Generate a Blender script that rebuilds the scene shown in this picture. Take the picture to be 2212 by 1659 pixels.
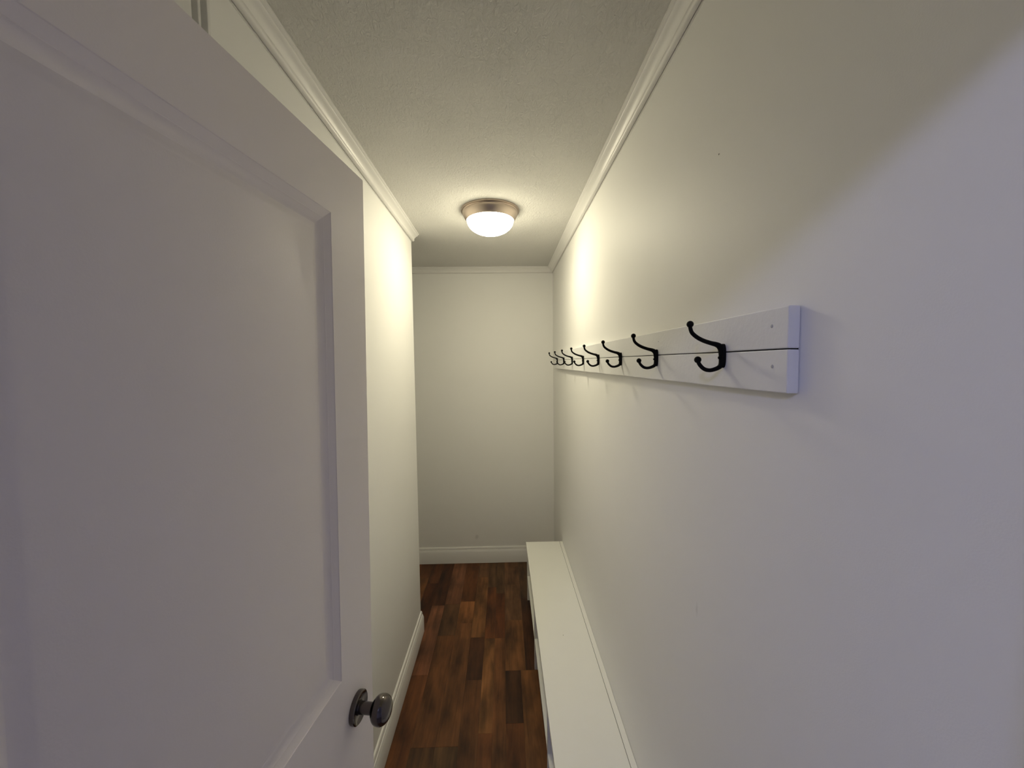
import bpy, bmesh, math, random
from mathutils import Vector, Matrix

random.seed(7)
for o in list(bpy.data.objects):
    bpy.data.objects.remove(o)
SC = bpy.context.scene
COL = SC.collection

# ------------------------------------------------------------------ camera
FPX, YAW, PITCH, ROLL, CAM_H = 834.386, 0.0229, -0.0555, -0.0117, 1.6742
fwd = Vector((math.sin(YAW) * math.cos(PITCH), math.cos(YAW) * math.cos(PITCH), math.sin(PITCH)))
rgt = Vector((math.cos(YAW), -math.sin(YAW), 0))
upv = rgt.cross(fwd)
cr, sr = math.cos(ROLL), math.sin(ROLL)
r2 = rgt * cr + upv * sr
u2 = -rgt * sr + upv * cr
cam = bpy.data.cameras.new('camera')
cam.sensor_fit = 'HORIZONTAL'
cam.sensor_width = 36.0
cam.lens = FPX / 2212.0 * 36.0
cam.clip_start = 0.01
camo = bpy.data.objects.new('camera', cam)
COL.objects.link(camo)
M = Matrix((r2, u2, -fwd)).transposed().to_4x4()
M.translation = Vector((0, 0, CAM_H))
camo.matrix_world = M
SC.camera = camo

# ------------------------------------------------------------------ world, light, exposure
w = bpy.data.worlds.new('world')
w.use_nodes = True
w.node_tree.nodes['Background'].inputs[0].default_value = (0.5, 0.55, 0.65, 1)
w.node_tree.nodes['Background'].inputs[1].default_value = 0.02
SC.world = w
SC.view_settings.view_transform = 'Standard'
SC.view_settings.look = 'None'
SC.view_settings.exposure = 0.2
SC.view_settings.gamma = 1.0
SC.view_settings.use_curve_mapping = False

HALL_GLOW = 38.0                       # emission of the glass bowl in the passage
HALL_COL = (1.0, 0.915, 0.66)
lamp = bpy.data.lights.new('bedroom_lamp', 'POINT')   # ceiling lamp of the room the camera stands in
lamp.energy = 20.5
lamp.color = (0.50, 0.54, 1.0)
lamp.shadow_soft_size = 0.06
lo = bpy.data.objects.new('bedroom_lamp', lamp)
COL.objects.link(lo)
lo.location = (-0.72, -0.98, 2.385)

# ------------------------------------------------------------------ materials
def mat(name):
    m = bpy.data.materials.new(name)
    m.use_nodes = True
    nt = m.node_tree
    return m, nt, nt.nodes['Principled BSDF']

def N(nt, t, **kw):
    n = nt.nodes.new(t)
    for k, v in kw.items():
        setattr(n, k, v)
    return n

def paint(name, col, rough=0.6, bump=0.05, scale=350.0, var=0.03, spec=0.3):
    m, nt, b = mat(name)
    geo = N(nt, 'ShaderNodeNewGeometry')
    n1 = N(nt, 'ShaderNodeTexNoise')
    n1.inputs['Scale'].default_value = scale
    n1.inputs['Detail'].default_value = 3
    nt.links.new(geo.outputs['Position'], n1.inputs['Vector'])
    n2 = N(nt, 'ShaderNodeTexNoise')
    n2.inputs['Scale'].default_value = 5.0
    n2.inputs['Detail'].default_value = 4
    nt.links.new(geo.outputs['Position'], n2.inputs['Vector'])
    mx = N(nt, 'ShaderNodeMix', data_type='RGBA')
    mx.inputs[6].default_value = (*[c * (1 - var) for c in col], 1)
    mx.inputs[7].default_value = (*[min(1, c * (1 + var)) for c in col], 1)
    nt.links.new(n2.outputs['Fac'], mx.inputs[0])
    nt.links.new(mx.outputs[2], b.inputs['Base Color'])
    bp = N(nt, 'ShaderNodeBump')
    bp.inputs['Strength'].default_value = bump
    bp.inputs['Distance'].default_value = 0.002
    nt.links.new(n1.outputs['Fac'], bp.inputs['Height'])
    nt.links.new(bp.outputs['Normal'], b.inputs['Normal'])
    b.inputs['Roughness'].default_value = rough
    b.inputs['Specular IOR Level'].default_value = spec
    return m

def metal(name, col, rough, metallic=1.0, bump=0.0):
    m, nt, b = mat(name)
    b.inputs['Base Color'].default_value = (*col, 1)
    b.inputs['Metallic'].default_value = metallic
    geo = N(nt, 'ShaderNodeNewGeometry')
    n1 = N(nt, 'ShaderNodeTexNoise')
    n1.inputs['Scale'].default_value = 60
    nt.links.new(geo.outputs['Position'], n1.inputs['Vector'])
    mr = N(nt, 'ShaderNodeMapRange')
    mr.inputs['To Min'].default_value = rough * 0.85
    mr.inputs['To Max'].default_value = rough * 1.15
    nt.links.new(n1.outputs['Fac'], mr.inputs['Value'])
    nt.links.new(mr.outputs['Result'], b.inputs['Roughness'])
    return m

WALLC = (0.905, 0.90, 0.88)
M_wall = paint('wall_paint', WALLC, 0.55, 0.06, 500, 0.012)
def scuff(m, centre, rx, ry, rz, dark):
    """a faint worn mark of its own shape in the paint"""
    nt = m.node_tree
    b = nt.nodes['Principled BSDF']
    src = b.inputs['Base Color'].links[0].from_socket
    geo = N(nt, 'ShaderNodeNewGeometry')
    sb = N(nt, 'ShaderNodeVectorMath', operation='SUBTRACT')
    sb.inputs[1].default_value = centre
    nt.links.new(geo.outputs['Position'], sb.inputs[0])
    dv = N(nt, 'ShaderNodeVectorMath', operation='DIVIDE')
    dv.inputs[1].default_value = (rx, ry, rz)
    nt.links.new(sb.outputs['Vector'], dv.inputs[0])
    ln = N(nt, 'ShaderNodeVectorMath', operation='LENGTH')
    nt.links.new(dv.outputs['Vector'], ln.inputs[0])
    nz = N(nt, 'ShaderNodeTexNoise')
    nz.inputs['Scale'].default_value = 90
    nt.links.new(geo.outputs['Position'], nz.inputs['Vector'])
    ad = N(nt, 'ShaderNodeMath', operation='ADD')
    nt.links.new(ln.outputs['Value'], ad.inputs[0])
    nt.links.new(nz.outputs['Fac'], ad.inputs[1])
    mr = N(nt, 'ShaderNodeMapRange')
    mr.inputs['From Min'].default_value = 0.7
    mr.inputs['From Max'].default_value = 1.5
    mr.inputs['To Min'].default_value = dark
    mr.inputs['To Max'].default_value = 1.0
    nt.links.new(ad.outputs['Value'], mr.inputs['Value'])
    sc = N(nt, 'ShaderNodeVectorMath', operation='SCALE')
    nt.links.new(src, sc.inputs[0])
    nt.links.new(mr.outputs['Result'], sc.inputs['Scale'])
    nt.links.new(sc.outputs['Vector'], b.inputs['Base Color'])
scuff(M_wall, (0.4135, 0.80, 1.135), 0.05, 0.006, 0.018, 0.88)
scuff(M_wall, (-0.238, 3.172, 0.216), 0.020, 0.05, 0.022, 0.84)
M_trim = paint('trim_paint', (0.86, 0.85, 0.83), 0.38, 0.03, 250, 0.015, 0.5)
M_door = paint('door_paint', (0.94, 0.88, 0.865), 0.42, 0.05, 420, 0.01, 0.4)
M_board = paint('board_paint', (0.84, 0.84, 0.84), 0.5, 0.22, 120, 0.03, 0.35)
M_bench = paint('bench_paint', (0.91, 0.91, 0.86), 0.42, 0.08, 60, 0.02, 0.45)
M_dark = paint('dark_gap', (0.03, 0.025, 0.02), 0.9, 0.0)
M_carpet = paint('carpet', (0.34, 0.29, 0.25), 0.95, 0.5, 600, 0.1, 0.1)
M_black = metal('black_iron', (0.003, 0.003, 0.003), 0.6, 0.0)
M_black.node_tree.nodes['Principled BSDF'].inputs['Specular IOR Level'].default_value = 0.12
M_nickel = metal('brushed_nickel', (0.50, 0.42, 0.36), 0.34)
M_knob = metal('antique_pewter', (0.13, 0.115, 0.11), 0.15)
M_screw = paint('painted_screw', (0.55, 0.55, 0.55), 0.5, 0.0)

# stippled ceiling
M_ceil, nt, b = mat('textured_ceiling')
geo = N(nt, 'ShaderNodeNewGeometry')
mp = N(nt, 'ShaderNodeMapping')
mp.inputs['Rotation'].default_value = (0, 0, 0.7)
mp.inputs['Scale'].default_value = (1, 0.55, 1)
nt.links.new(geo.outputs['Position'], mp.inputs['Vector'])
na = N(nt, 'ShaderNodeTexNoise')
na.inputs['Scale'].default_value = 85
na.inputs['Detail'].default_value = 6
na.inputs['Roughness'].default_value = 0.62
na.inputs['Distortion'].default_value = 1.4
nt.links.new(mp.outputs['Vector'], na.inputs['Vector'])
nb = N(nt, 'ShaderNodeTexNoise')
nb.inputs['Scale'].default_value = 6
nb.inputs['Detail'].default_value = 3
nt.links.new(geo.outputs['Position'], nb.inputs['Vector'])
ra = N(nt, 'ShaderNodeMapRange')
ra.inputs['From Min'].default_value = 0.35
ra.inputs['From Max'].default_value = 0.65
nt.links.new(na.outputs['Fac'], ra.inputs['Value'])
rb = N(nt, 'ShaderNodeMapRange')
rb.inputs['From Min'].default_value = 0.35
rb.inputs['From Max'].default_value = 0.6
rb.inputs['To Min'].default_value = 0.6
nt.links.new(nb.outputs['Fac'], rb.inputs['Value'])
mu = N(nt, 'ShaderNodeMath', operation='MULTIPLY')
hs = N(nt, 'ShaderNodeMath', operation='SUBTRACT')
hs.inputs[1].default_value = 0.5
nt.links.new(ra.outputs['Result'], hs.inputs[0])
nt.links.new(hs.outputs['Value'], mu.inputs[0])
nt.links.new(rb.outputs['Result'], mu.inputs[1])
bp = N(nt, 'ShaderNodeBump')
bp.inputs['Strength'].default_value = 0.7
bp.inputs['Distance'].default_value = 0.0034
nt.links.new(mu.outputs['Value'], bp.inputs['Height'])
nt.links.new(bp.outputs['Normal'], b.inputs['Normal'])
b.inputs['Base Color'].default_value = (0.79, 0.78, 0.75, 1)
b.inputs['Roughness'].default_value = 0.85
b.inputs['Specular IOR Level'].default_value = 0.15

# dark walnut floor strips; the object colour carries each strip's own tint
M_wood, nt, b = mat('walnut_strip')
geo = N(nt, 'ShaderNodeNewGeometry')
oi = N(nt, 'ShaderNodeObjectInfo')
mul = N(nt, 'ShaderNodeMath', operation='MULTIPLY')
mul.inputs[1].default_value = 37.0
nt.links.new(oi.outputs['Random'], mul.inputs[0])
cmb = N(nt, 'ShaderNodeCombineXYZ')
nt.links.new(mul.outputs['Value'], cmb.inputs['X'])
nt.links.new(mul.outputs['Value'], cmb.inputs['Y'])
add = N(nt, 'ShaderNodeVectorMath', operation='ADD')
nt.links.new(geo.outputs['Position'], add.inputs[0])
nt.links.new(cmb.outputs['Vector'], add.inputs[1])
mp = N(nt, 'ShaderNodeMapping')
mp.inputs['Scale'].default_value = (42, 3.2, 1)
nt.links.new(add.outputs['Vector'], mp.inputs['Vector'])
g1 = N(nt, 'ShaderNodeTexNoise')
g1.inputs['Scale'].default_value = 1.0
g1.inputs['Detail'].default_value = 7
g1.inputs['Roughness'].default_value = 0.6
g1.inputs['Distortion'].default_value = 0.6
nt.links.new(mp.outputs['Vector'], g1.inputs['Vector'])
mp2 = N(nt, 'ShaderNodeMapping')
mp2.inputs['Scale'].default_value = (11, 4.2, 1)
nt.links.new(add.outputs['Vector'], mp2.inputs['Vector'])
g2 = N(nt, 'ShaderNodeTexNoise')
g2.inputs['Scale'].default_value = 1.0
g2.inputs['Detail'].default_value = 4
nt.links.new(mp2.outputs['Vector'], g2.inputs['Vector'])
rg1 = N(nt, 'ShaderNodeMapRange')
rg1.inputs['From Min'].default_value = 0.3
rg1.inputs['From Max'].default_value = 0.7
rg1.inputs['To Min'].default_value = 0.62
rg1.inputs['To Max'].default_value = 1.3
nt.links.new(g1.outputs['Fac'], rg1.inputs['Value'])
rg2 = N(nt, 'ShaderNodeMapRange')
rg2.inputs['From Min'].default_value = 0.3
rg2.inputs['From Max'].default_value = 0.62
rg2.inputs['To Min'].default_value = 0.34
rg2.inputs['To Max'].default_value = 1.2
nt.links.new(g2.outputs['Fac'], rg2.inputs['Value'])
mm = N(nt, 'ShaderNodeMath', operation='MULTIPLY')
nt.links.new(rg1.outputs['Result'], mm.inputs[0])
nt.links.new(rg2.outputs['Result'], mm.inputs[1])
sc = N(nt, 'ShaderNodeVectorMath', operation='SCALE')
nt.links.new(oi.outputs['Color'], sc.inputs[0])
nt.links.new(mm.outputs['Value'], sc.inputs['Scale'])
nt.links.new(sc.outputs['Vector'], b.inputs['Base Color'])
b.inputs['Roughness'].default_value = 0.5
b.inputs['Specular IOR Level'].default_value = 0.3
bp = N(nt, 'ShaderNodeBump')
bp.inputs['Strength'].default_value = 0.12
bp.inputs['Distance'].default_value = 0.001
nt.links.new(g1.outputs['Fac'], bp.inputs['Height'])
nt.links.new(bp.outputs['Normal'], b.inputs['Normal'])

# lit opal glass
M_glow, nt, b = mat('lit_opal_glass')
b.inputs['Base Color'].default_value = (0.9, 0.9, 0.88, 1)
b.inputs['Roughness'].default_value = 0.3
b.inputs['Emission Color'].default_value = (*HALL_COL, 1)
tc = N(nt, 'ShaderNodeTexCoord')
sx = N(nt, 'ShaderNodeSeparateXYZ')
nt.links.new(tc.outputs['Object'], sx.inputs[0])
mr = N(nt, 'ShaderNodeMapRange', interpolation_type='SMOOTHSTEP')   # bulbs sit in the middle: the bowl is brightest below, dimmer at its rim
mr.inputs['From Min'].default_value = -0.055
mr.inputs['From Max'].default_value = -0.119
mr.inputs['To Min'].default_value = HALL_GLOW * 0.72
mr.inputs['To Max'].default_value = HALL_GLOW * 1.5
nt.links.new(sx.outputs['Z'], mr.inputs['Value'])
nt.links.new(mr.outputs['Result'], b.inputs['Emission Strength'])

# ------------------------------------------------------------------ mesh helpers
def link(name, bm, m, parent=None, smooth=False, bevel=0.0, segs=2):
    bmesh.ops.recalc_face_normals(bm, faces=bm.faces)
    me = bpy.data.meshes.new(name)
    bm.to_mesh(me)
    bm.free()
    me.materials.append(m)
    if smooth:
        for p in me.polygons:
            p.use_smooth = True
        if smooth != 'all':
            me.set_sharp_from_angle(angle=math.radians(smooth))
    o = bpy.data.objects.new(name, me)
    COL.objects.link(o)
    if parent:
        o.parent = parent
    if bevel:
        mod = o.modifiers.new('bevel', 'BEVEL')
        mod.width = bevel
        mod.segments = segs
        mod.limit_method = 'ANGLE'
    return o

def empty(name, loc=(0, 0, 0)):
    o = bpy.data.objects.new(name, None)
    o.empty_display_size = 0.05
    COL.objects.link(o)
    o.location = loc
    return o

def tag(o, label=None, cat=None, group=None, kind=None):
    for k, v in (('label', label), ('category', cat), ('group', group), ('kind', kind)):
        if v:
            o[k] = v
    return o

def box(bm, x0, x1, y0, y1, z0, z1):
    v = [bm.verts.new((x, y, z)) for z in (z0, z1) for y in (y0, y1) for x in (x0, x1)]
    for f in ((0, 2, 3, 1), (4, 5, 7, 6), (0, 1, 5, 4), (2, 6, 7, 3), (0, 4, 6, 2), (1, 3, 7, 5)):
        bm.faces.new([v[i] for i in f])
    return v

def bx(*a):
    bm = bmesh.new()
    box(bm, *a)
    return bm

def extrude_profile(bm, pts, A, B, mapf):
    """closed profile pts [(d,h)] swept from A to B; mapf(t,d,h)->xyz"""
    ra = [bm.verts.new(mapf(A, d, h)) for d, h in pts]
    rb_ = [bm.verts.new(mapf(B, d, h)) for d, h in pts]
    n = len(pts)
    for i in range(n):
        j = (i + 1) % n
        bm.faces.new((ra[i], ra[j], rb_[j], rb_[i]))
    bm.faces.new(ra[::-1])
    bm.faces.new(rb_)

def lathe(bm, prof, seg=48, mtx=None):
    """prof [(r,z)]; r=0 ends become poles"""
    rings = []
    for r, z in prof:
        if r < 1e-6:
            rings.append([bm.verts.new((0, 0, z))])
        else:
            rings.append([bm.verts.new((r * math.cos(2 * math.pi * k / seg), r * math.sin(2 * math.pi * k / seg), z)) for k in range(seg)])
    for a, c in zip(rings, rings[1:]):
        for k in range(seg):
            l = (k + 1) % seg
            if len(a) == 1 and len(c) == 1:
                continue
            if len(a) == 1:
                bm.faces.new((a[0], c[k], c[l]))
            elif len(c) == 1:
                bm.faces.new((a[k], a[l], c[0]))
            else:
                bm.faces.new((a[k], a[l], c[l], c[k]))
    if mtx is not None:
        bmesh.ops.transform(bm, matrix=mtx, verts=bm.verts)

def catmull(P, n=6):
    out = []
    Q = [P[0]] + list(P) + [P[-1]]
    for i in range(1, len(Q) - 2):
        p0, p1, p2, p3 = Q[i - 1], Q[i], Q[i + 1], Q[i + 2]
        for k in range(n):
            t = k / n
            out.append(tuple(0.5 * (2 * b_ + (c - a) * t + (2 * a - 5 * b_ + 4 * c - d) * t * t + (3 * b_ - a - 3 * c + d) * t ** 3)
                             for a, b_, c, d in zip(p0, p1, p2, p3)))
    out.append(tuple(P[-1]))
    return out

# ------------------------------------------------------------------ measured geometry (metres)
W, L, BK, LE, ZC = 0.4135, -0.5323, 3.1721, 2.342, 2.44
FY0, FY1 = 0.02, 0.14          # doorway wall
OX0, OX1, OZ = -0.405, 0.285, 2.04
AX = -1.40                     # far side of the alcove round the corner

def struct(name, bm, m, bevel=0.0, smooth=False):
    o = link(name, bm, m, None, smooth, bevel)
    o['kind'] = 'structure'
    return o

struct('wall_right', bx(W, W + 0.12, FY1, BK + 0.12, 0, ZC), M_wall)
struct('wall_left', bx(AX - 0.12, L, FY1, LE, 0, ZC), M_wall, 0.003)
struct('wall_back', bx(AX - 0.12, W, BK, BK + 0.12, 0, ZC), M_wall)
struct('wall_alcove', bx(AX - 0.12, AX, LE, BK, 0, ZC), M_wall)
bm = bmesh.new()
box(bm, -2.2, OX0 - 0.02, FY0, FY1, 0, ZC)
box(bm, OX1 + 0.02, 1.5, FY0, FY1, 0, ZC)
box(bm, OX0 - 0.02, OX1 + 0.02, FY0, FY1, OZ + 0.02, ZC)
struct('wall_front', bm, M_wall)
bm = bmesh.new()
box(bm, -2.32, -2.2, -3.2, FY1, 0, ZC)
struct('wall_bedroom_left', bm, M_wall)
struct('wall_bedroom_right', bx(1.5, 1.62, -3.2, FY1, 0, ZC), M_wall)
struct('wall_bedroom_back', bx(-2.32, 1.62, -3.32, -3.2, 0, ZC), M_wall)
bm = bmesh.new()
box(bm, -2.4, 1.7, -3.4, BK + 0.12, ZC, ZC + 0.1)
struct('ceiling', bm, M_ceil)
bm = bmesh.new()
box(bm, -2.4, 1.7, -3.4, FY0 + 0.03, -0.1, 0.0)
box(bm, -2.4, 1.7, FY0 + 0.03, BK + 0.12, -0.1, -0.006)
FLOOR = struct('floor', bm, M_carpet)
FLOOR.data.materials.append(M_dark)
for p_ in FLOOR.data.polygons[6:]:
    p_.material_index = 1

# ---- floor strips (children of the floor)
MID, LIT, DRK = (0.125, 0.052, 0.024), (0.20, 0.088, 0.038), (0.055, 0.022, 0.011)
def jit(c, a=0.22):
    k = 1 + random.uniform(-a, a)
    h = random.uniform(-0.10, 0.10)
    return (c[0] * k * 1.14, c[1] * k * (1 + h) * 1.0, c[2] * k * (1 + h * 1.4) * 0.74, 1)
def plank(x0, x1, y0, y1, c):
    g = 0.00025
    o = link('plank', bx(x0 + g, x1 - g, y0 + g, y1 - g, -0.006, random.uniform(-0.0003, 0.0)), M_wood, FLOOR)
    o.color = c
    return o
# columns: (x0, x1, y0, y1, [cuts from y0 up], forced tints)
YS, YE = FY0 + 0.03, BK
cols = [
    (-1.40, -1.20, [2.75], {}), (-1.20, -1.02, [2.9, 2.5], {}), (-1.02, -0.86, [2.66], {}), (-0.86, -0.70, [2.8, 2.46], {}),
    (-0.70, -0.60, [2.95], {}),
    (-0.60, -0.512, [0.5, 1.15, 1.78, 2.42, 2.87], {2.42: 'DRKR', 1.78: 'MIDR'}),
    (-0.512, -0.425, [0.4, 1.05, 1.35, 2.0, 2.598], {2.598: 'DRK', 2.0: 'MIDP', 1.05: 'DRKR'}),
    (-0.425, -0.318, [0.3, 0.9, 1.605, 2.3, 2.61], {2.61: 'MIDP', 2.3: 'DRKG', 0.9: 'DRKG', 1.605: 'MID'}),
    (-0.318, -0.218, [0.6, 1.605, 2.408, 2.635], {2.408: 'LIT', 2.635: 'MIDR', 1.605: 'MID', 0.6: 'DRKG'}),
    (-0.218, -0.133, [0.3, 0.75, 1.36, 1.958, 2.275, 2.94], {1.958: 'DRK', 2.275: 'LITM', 1.36: 'MID', 2.94: 'MIDG'}),
    (-0.133, -0.070, [0.5, 1.1, 1.66, 2.265, 2.8], {1.66: 'LIT', 2.265: 'MIDR', 1.1: 'LITM', 2.8: 'DRKG'}),
    (-0.070, -0.008, [0.6, 1.3, 2.265, 2.72], {1.3: 'LITM', 2.265: 'MIDR', 2.72: 'DRKG'}),
]
pal = dict(MID=MID, LIT=LIT, DRK=DRK, MIDR=(0.125, 0.046, 0.018), MIDP=(0.15, 0.066, 0.042), DRKR=(0.07, 0.024, 0.010),
           DRKG=(0.085, 0.046, 0.026), LITM=(0.16, 0.068, 0.030), MIDG=(0.13, 0.07, 0.042))
for x0, x1, cuts, force in cols:
    lo_y = LE if x1 <= -0.599 else YS
    hi_y = YE
    ed = [lo_y] + [c for c in cuts if lo_y + 0.02 < c < hi_y] + [hi_y]
    for a, c in zip(ed, ed[1:]):
        col = pal[force[a]] if a in force else random.choice([MID, MID, (0.15, 0.062, 0.028), (0.10, 0.042, 0.02)])
        plank(x0, x1, a, c, jit(col, 0.08 if a in force else 0.2))
# beside the bench the strip edges step over at y = 2.013
for x0, x1, y0, y1, n in [(-0.008, 0.105, 2.013, 2.425, 'LITM'), (-0.008, 0.105, 2.425, 2.83, 'MIDG'), (-0.008, 0.105, 2.83, YE, 'MIDG'),
                          (-0.008, 0.075, 1.705, 2.013, 'DRK'), (-0.008, 0.075, 1.1, 1.705, 'MIDR'), (-0.008, 0.075, YS, 1.1, 'MID'),
                          (0.105, 0.205, 2.013, 2.66, 'DRK'), (0.105, 0.205, 2.66, YE, 'DRKG'),
                          (0.075, 0.165, 1.5, 2.013, 'LITM'), (0.075, 0.165, 0.9, 1.5, 'DRKR'), (0.075, 0.165, YS, 0.9, 'MID'),
                          (0.205, 0.305, 2.1, YE, 'MID'), (0.165, 0.265, 1.3, 2.013, 'MIDR'), (0.165, 0.265, YS, 1.3, 'MID'),
                          (0.205, 0.305, 2.013, 2.1, 'DRK'), (0.305, W, 2.013, YE, 'MID'), (0.265, W, YS, 2.013, 'DRKR')]:
    plank(x0, x1, y0, y1, jit(pal[n], 0.06))

# ---- crown moulding: d = out from the wall, h = down from the ceiling
CROWN = [(0, 0), (0.0449, 0), (0.0449, 0.0055), (0.0415, 0.0075), (0.0385, 0.0085), (0.0385, 0.0115), (0.0370, 0.0135), (0.0310, 0.0160), (0.0245, 0.0205),
         (0.0195, 0.0265), (0.0172, 0.0310), (0.0180, 0.0340), (0.0172, 0.0380), (0.0140, 0.0420), (0.0090, 0.0436), (0.0045, 0.0425), (0.0020, 0.0395), (0.0020, 0.0454), (0, 0.0454)]
bm = bmesh.new()
extrude_profile(bm, CROWN, FY1, BK, lambda t, d, h: (W - d, t - (d if t > 1 else 0), ZC - h))
struct('trim_1', bm, M_trim, smooth=35)
bm = bmesh.new()
extrude_profile(bm, CROWN, FY1, LE + 0.002, lambda t, d, h: (L + d, t, ZC - h))
struct('trim_2', bm, M_trim, smooth=35)
bm = bmesh.new()
extrude_profile(bm, CROWN, AX, W, lambda t, d, h: (t - (d if t > 0 else 0), BK - d, ZC - h))
struct('trim_3', bm, M_trim, smooth=35)

# ---- baseboards: d = out from the wall, h = up from the floor
BASE = [(0, 0.001), (0.0188, 0.001), (0.0188, 0.0960), (0.0165, 0.1010), (0.0125, 0.1120), (0.0095, 0.1130), (0.0095, 0.1175), (0.0105, 0.1190), (0.0070, 0.1310), (0.0040, 0.1330), (0, 0.1330)]
bm = bmesh.new()
extrude_profile(bm, BASE, FY1, LE - 0.001, lambda t, d, h: (L + d, t, h))
struct('baseboard_left', bm, M_trim, smooth=35)
bm = bmesh.new()
extrude_profile(bm, BASE, AX, W, lambda t, d, h: (t, BK - d, h))
struct('baseboard_back', bm, M_trim, smooth=35)
bm = bmesh.new()
extrude_profile(bm, BASE, 2.73, BK - 0.02, lambda t, d, h: (W - d, t, h))
struct('baseboard_right', bm, M_trim, smooth=35)

# ---- fluted upright casing on the left wall, behind the open door
bm = bmesh.new()
for y0, y1, t in ((0.64, 0.697, 0.016), (0.711, 0.7175, 0.016), (0.733, 0.741, 0.016)):
    box(bm, L, L + t, y0, y1, 0.134, ZC - 0.0455)
struct('trim_4', bm, M_trim, 0.001)

# ---- door frame (jambs, head, stops, casing on the room side)
fr = empty('trim_5', ((OX0 + OX1) / 2, FY1, 0))
fr['kind'] = 'structure'
fr['label'] = 'white painted frame around the doorway'
def under(o, p):
    o.parent = p
    o.matrix_parent_inverse = Matrix.Translation(p.location).inverted()
    return o
for x0, x1 in ((OX0 - 0.02, OX0), (OX1, OX1 + 0.02)):
    under(link('jamb', bx(x0, x1, FY0, FY1, 0, OZ), M_trim), fr)
under(link('head_jamb', bx(OX0 - 0.02, OX1 + 0.02, FY0, FY1, OZ, OZ + 0.02), M_trim), fr)
under(link('door_stop', bx(OX0, OX1, FY0 + 0.02, FY0 + 0.05, OZ - 0.018, OZ), M_trim), fr)
for x0, x1 in ((OX0 - 0.075, OX0 - 0.008), (OX1 + 0.008, OX1 + 0.075)):
    under(link('casing', bx(x0, x1, FY0 - 0.015, FY0, 0, OZ + 0.075), M_trim, None, False, 0.003), fr)
under(link('casing', bx(OX0 - 0.008, OX1 + 0.008, FY0 - 0.015, FY0, OZ + 0.008, OZ + 0.075), M_trim, None, False, 0.003), fr)

# ------------------------------------------------------------------ open panelled door
# local frame: X = from the free edge towards the hinge, Z = up, Y = into the slab (away from the seen face)
dX = Vector((-0.1343, -0.9909, 0.0033)).normalized()
dZ = Vector((0.0129, 0.0016, 0.9999))
dZ = (dZ - dX * dZ.dot(dX)).normalized()
dY = dZ.cross(dX)                      # points to the back of the door
if dY.x > 0:
    dY = -dY
DM = Matrix((dX, dY, dZ)).transposed().to_4x4()
DM.translation = Vector((-0.2707, 0.7867, 2.035))
door = empty('door_1')
door.matrix_world = DM
door['kind'] = 'structure'
door['label'] = 'white two-panel door standing open on the left'
DW, DT, DH = 0.660, 0.035, 2.02
def lx(v):
    return v
bm = bmesh.new()
def quad(*p):
    bm.faces.new([bm.verts.new(q) for q in p])
S1, S2 = 0.113, DW - 0.113
panels = [(-0.1039, -0.932), (-1.15, -1.80)]   # top and bottom of each panel (z)
# inset steps: (inwards, depth)
STEP = [(0.0, 0.0), (0.0008, 0.0010), (0.0120, 0.0064), (0.0130, 0.0062), (0.0145, 0.0072), (0.0240, 0.0120), (0.0270, 0.0126), (0.0300, 0.0120), (0.0390, 0.0082), (0.0430, 0.0074)]
def face_side(y0, sgn):
    zs = [0.0] + [z for p in panels for z in p] + [-DH]
    f = lambda x, z, dep=0.0: (x, y0 + sgn * dep, z)
    quad(f(0, 0), f(S1, 0), f(S1, -DH), f(0, -DH))
    quad(f(S2, 0), f(DW, 0), f(DW, -DH), f(S2, -DH))
    for a, c in zip(zs[0::2], zs[1::2]):
        quad(f(S1, a), f(S2, a), f(S2, c), f(S1, c))
    for zt, zb in panels:
        prev = None
        for ins, dep in STEP:
            ring = [bm.verts.new(f(x, z, dep)) for x, z in ((S1 + ins, zt - ins), (S2 - ins, zt - ins), (S2 - ins, zb + ins), (S1 + ins, zb + ins))]
            if prev:
                for k in range(4):
                    l = (k + 1) % 4
                    bm.faces.new((prev[k], prev[l], ring[l], ring[k]))
            prev = ring
        bm.faces.new(prev)
face_side(0.0, 1)
face_side(DT, -1)
for a, c in (((0, 0), (DW, 0)), ((DW, 0), (DW, -DH)), ((DW, -DH), (0, -DH)), ((0, -DH), (0, 0))):
    quad((a[0], 0, a[1]), (c[0], 0, c[1]), (c[0], DT, c[1]), (a[0], DT, a[1]))
bmesh.ops.remove_doubles(bm, verts=bm.verts, dist=1e-5)
slab = link('slab', bm, M_door, door, 20)
# latch plate on the free edge
link('latch_plate', bx(-0.0012, 0.0, 0.006, 0.029, -1.054, -0.998), M_knob, door)
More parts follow.
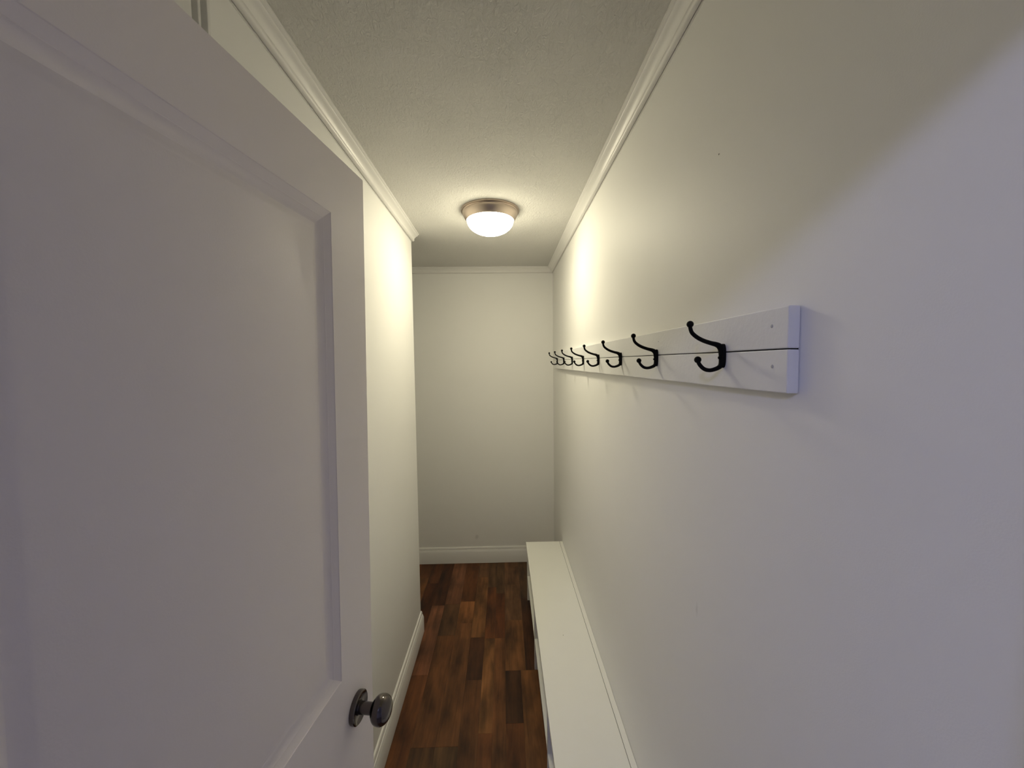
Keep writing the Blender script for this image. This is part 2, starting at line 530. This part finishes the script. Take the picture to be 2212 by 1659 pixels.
# knobs: axis along -Y on the seen face, +Y on the other
KS, KT = 0.0655, -1.0245
rose = [(0, 0.0), (0.0285, 0.0), (0.0290, 0.003), (0.0287, 0.0080), (0.0268, 0.0096), (0.0255, 0.0088), (0.0200, 0.0062), (0.0125, 0.0062), (0.0118, 0.009), (0, 0.009)]
neck = [(0, 0.006), (0.0118, 0.006), (0.0106, 0.011), (0.0106, 0.030), (0.0125, 0.035), (0, 0.035)]
grip = [(0, 0.0325), (0.011, 0.0330), (0.0185, 0.0365), (0.0238, 0.0422), (0.0257, 0.0490), (0.0252, 0.0555), (0.0220, 0.0618), (0.0155, 0.0668), (0.0078, 0.0690), (0, 0.0694)]
for side in (0, 1):
    if side == 0:
        km = Matrix.Translation((KS, 0, KT)) @ Matrix.Rotation(math.pi / 2, 4, 'X')
    else:
        km = Matrix.Translation((KS, DT, KT)) @ Matrix.Rotation(-math.pi / 2, 4, 'X')
    bm = bmesh.new(); lathe(bm, catmull(grip, 3), 40, km)
    k = link('knob', bm, M_knob, door, 'all')
    if side == 0:
        k['label'] = 'dark pewter round knob'
    bm = bmesh.new(); lathe(bm, rose, 40, km)
    link('rosette', bm, M_knob, k, 30)
    bm = bmesh.new(); lathe(bm, neck, 32, km)
    link('neck', bm, M_knob, k, 40)
for z in (-0.20, -1.0, -1.80):
    bm = bmesh.new()
    lathe(bm, [(0, -0.045), (0.006, -0.045), (0.006, 0.045), (0, 0.045)], 12, Matrix.Translation((DW + 0.004, DT + 0.004, z)))
    box(bm, DW - 0.03, DW + 0.004, DT, DT + 0.002, z - 0.044, z + 0.044)
    link('hinge', bm, M_knob, door)

# ------------------------------------------------------------------ ceiling light
cl = empty('ceiling_light', (-0.0545, 1.995, ZC))
tag(cl, 'lit flush mount ceiling light, frosted glass bowl under a brushed nickel pan', 'ceiling light')
bm = bmesh.new()
lathe(bm, [(0, 0), (0.1460, 0), (0.1465, -0.004), (0.1455, -0.0075), (0.1390, -0.0090), (0.1375, -0.0110), (0.1385, -0.0150), (0.1360, -0.0240), (0.1300, -0.0370), (0.1215, -0.0500), (0.1195, -0.0510), (0.1150, -0.0490), (0.10, -0.030), (0, -0.030)], 72)
link('pan', bm, M_nickel, cl, 35)
bm = bmesh.new()
prof = [(0.1165, -0.0475)]
for k in range(0, 13):
    a = math.pi / 2 * k / 12
    prof.append((0.1170 * math.cos(a) if k < 12 else 0.0, -0.0510 - 0.068 * math.sin(a) ** 1.0))
lathe(bm, prof, 72)
gb = link('glass_bowl', bm, M_glow, cl, 'all')
gb['label'] = 'glowing white frosted glass bowl'

# ------------------------------------------------------------------ coat rack: two boards and eight hooks
HT = 0.0179
XF = W - HT                               # board face
RY0, RY1 = 0.5286, 2.955
rack = empty('coat_rack', (W, (RY0 + RY1) / 2, 1.688))
tag(rack, 'long white two-board coat rack with eight black iron hooks on the right wall', 'coat rack')
def onrack(o):
    return under(o, rack)
bds = []
for z0, z1, yj in ((1.6895, 1.7485, 0.0), (1.6262, 1.6877, 0.003)):
    bm = bmesh.new()
    n = 24
    rows = []
    for i in range(n + 1):
        y = RY0 + yj * 0 + (RY1 - RY0) * i / n
        wob = 0.0004 * math.sin(i * 1.7 + z0 * 90)
        rows.append([bm.verts.new(p) for p in ((W - 0.0012, y, z0), (XF, y, z0 + wob), (XF, y, z1 + wob), (W - 0.0012, y, z1))])
    for a, c in zip(rows, rows[1:]):
        for k in range(4):
            l = (k + 1) % 4
            bm.faces.new((a[k], a[l], c[l], c[k]))
    bm.faces.new(rows[0]); bm.faces.new(rows[-1][::-1])
    bds.append(onrack(link('board', bm, M_board, None, False, 0.0016, 2)))
onrack(link('gap_shade', bx(W - 0.0135, W, RY0 + 0.004, RY1 - 0.004, 1.6874, 1.6898), M_dark))  # dark filler, coloured as the shade in the gap between the boards
def screw_head(y, z, r, par):
    bm = bmesh.new()
    lathe(bm, [(0, 0.0012), (r * 0.7, 0.0009), (r, 0.0), (0, 0.0)], 14, Matrix.Translation((XF, y, z)) @ Matrix.Rotation(-math.pi / 2, 4, 'Y'))
    o = link('screw', bm, M_screw, None, 60)
    under(o, rack)
    mw = o.matrix_world.copy()
    o.parent = par
    return o
def sub(o, par):
    """third level: par is a child of the rack kept at the world origin of its mesh data"""
    o.parent = par
for (y, z), par in (((0.562, 1.723), bds[0]), ((0.559, 1.664), bds[1])):
    for yy in (y, 2.92):
        bm = bmesh.new()
        lathe(bm, [(0, 0.0012), (0.0020, 0.0009), (0.0028, 0.0), (0, 0.0)], 14, Matrix.Translation((XF, yy, z)) @ Matrix.Rotation(-math.pi / 2, 4, 'Y'))
        sub(link('screw', bm, M_screw, None, 60), par)
bm = bmesh.new()
lathe(bm, [(0, 0.0004), (0.0012, 0.0), (0, 0.0)], 8, Matrix.Translation((XF, 0.977, 1.723)) @ Matrix.Rotation(-math.pi / 2, 4, 'Y'))
sub(link('nail_hole', bm, M_dark, None), bds[0])

def tube(bm, path, seg=10):
    """path of (u, z, r, ry): u out from the board, in the plane y = 0"""
    rings = []
    for i, (u, z, r, ry) in enumerate(path):
        a = path[max(0, i - 1)]
        c = path[min(len(path) - 1, i + 1)]
        t = Vector((c[0] - a[0], c[1] - a[1])).normalized()
        nrm = Vector((-t.y, t.x))
        rings.append([bm.verts.new((-(u + nrm.x * r * math.cos(q)), ry * math.sin(q), z + nrm.y * r * math.cos(q)))
                      for q in [2 * math.pi * k / seg for k in range(seg)]])
    for a, c in zip(rings, rings[1:]):
        for k in range(seg):
            l = (k + 1) % seg
            bm.faces.new((a[k], a[l], c[l], c[k]))
    bm.faces.new(rings[0]); bm.faces.new(rings[-1][::-1])

HZ = 1.688                                  # hook origin height
def hook_mesh():
    bm = bmesh.new()
    # oval cast back plate
    out = []
    ns = 28
    for k in range(ns):
        a = 2 * math.pi * k / ns
        ca, sa = math.cos(a), math.sin(a)
        py = 0.0082 * math.copysign(abs(ca) ** 0.75, ca)
        pz = -0.0062 + 0.0215 * math.copysign(abs(sa) ** 0.72, sa)
        out.append((py, pz))
    ringA = [bm.verts.new((0.0, y, z)) for y, z in out]
    ringB = [bm.verts.new((-0.0036, y, z)) for y, z in out]
    ringC = [bm.verts.new((-0.0056, y * 0.72, -0.0062 + (z + 0.0062) * 0.93)) for y, z in out]
    for A, B in ((ringA, ringB), (ringB, ringC)):
        for k in range(ns):
            l = (k + 1) % ns
            bm.faces.new((A[k], A[l], B[l], B[k]))
    bm.faces.new(ringA); bm.faces.new(ringC[::-1])
    upper = [(0.0015, -0.020, 0.0035, 0.0045), (0.0035, -0.008, 0.0045, 0.0048), (0.0045, 0.004, 0.0052, 0.0048), (0.0075, 0.0105, 0.0056, 0.0048), (0.0140, 0.0142, 0.0046, 0.0046),
             (0.0238, 0.0168, 0.0040, 0.0044), (0.0368, 0.0212, 0.0039, 0.0042), (0.0481, 0.0270, 0.0038, 0.0040), (0.0572, 0.0346, 0.0036, 0.0038), (0.0606, 0.0420, 0.0034, 0.0036), (0.0616, 0.0490, 0.0034, 0.0034)]
    tube(bm, catmull(upper, 4))
    lower = [(0.0040, 0.000, 0.0042, 0.0046), (0.0040, -0.014, 0.0040, 0.0046), (0.0050, -0.0235, 0.0044, 0.0045), (0.0115, -0.0285, 0.0040, 0.0043), (0.0237, -0.0318, 0.0036, 0.0040), (0.0343, -0.0297, 0.0036, 0.0039),
             (0.0425, -0.0225, 0.0035, 0.0037), (0.0462, -0.0155, 0.0034, 0.0035), (0.0470, -0.0125, 0.0034, 0.0034)]
    tube(bm, catmull(lower, 4))
    for u, z in ((0.0614, 0.0505), (0.0468, -0.0127)):
        bmesh.ops.create_uvsphere(bm, u_segments=16, v_segments=10, radius=0.0061, matrix=Matrix.Translation((-u, 0, z)))
    return bm
hk0 = link('hook', hook_mesh(), M_black, None, 50)
bm = bmesh.new()
lathe(bm, [(0, 0.0022), (0.0022, 0.0016), (0.0032, 0.0), (0, 0.0)], 14, Matrix.Translation((-0.0078, 0, -0.0095)) @ Matrix.Rotation(-math.pi / 2, 4, 'Y'))
sc0 = link('hook_screw', bm, M_black, hk0, 60)
for k in range(8):
    if k == 0:
        h, s_ = hk0, sc0
    else:
        h = hk0.copy(); COL.objects.link(h)
        s_ = sc0.copy(); COL.objects.link(s_); s_.parent = h
    h.parent = rack
    h.matrix_parent_inverse = Matrix.Translation(rack.location).inverted()
    h.location = (XF, 0.685 + 0.2995 * k, HZ)

# ------------------------------------------------------------------ low cubby bench along the right wall
BH = CAM_H - 1.2934
bench = empty('shoe_bench', ((0.15 + W) / 2, 1.5, 0))
tag(bench, 'long low white painted shoe bench with open cubbies along the right wall', 'bench')
BY0, BY1 = 0.28, 2.7163
def onb(o):
    return under(o, bench)
onb(link('top_board', bx(0.1492, 0.3910, BY0, BY1, BH - 0.019, BH), M_bench, None, False, 0.0015))
top = COL.objects['top_board']
onb(link('back_strip', bx(0.3925, W - 0.0008, BY0, BY1, BH - 0.019, BH - 0.0004), M_bench, None, False, 0.001))
onb(link('gap_shade', bx(0.3910, 0.3925, BY0 + 0.002, BY1 - 0.002, BH - 0.019, BH - 0.0025), M_dark))  # shade of the crack put in as a dark sliver below the top
SH = 0.176
divs = [2.63, 2.013, 1.396, 0.779, 0.282]
for y in divs:
    onb(link('divider', bx(0.1520, W, y, y + 0.019, 0.0, BH - 0.019), M_bench, None, False, 0.001))
for a, c in zip(divs[1:], divs):
    onb(link('shelf', bx(0.1525, W, a + 0.019, c, SH - 0.017, SH), M_bench, None, False, 0.001))
bm = bmesh.new()
lathe(bm, [(0, 0.0004), (0.0018, 0.0), (0, 0.0)], 8, Matrix.Translation((0.269, 1.757, BH)))
nh = link('nail_hole', bm, M_dark, None)
nh.parent = top
bm = bmesh.new()
lathe(bm, [(0, 0.0006), (0.0016, 0.0), (0, 0.0)], 8, Matrix.Translation((W, 0.744, 2.063)) @ Matrix.Rotation(-math.pi / 2, 4, 'Y'))
tag(link('nail', bm, M_dark, None), 'tiny dark nail head alone high on the right wall above the coat rack', 'nail')
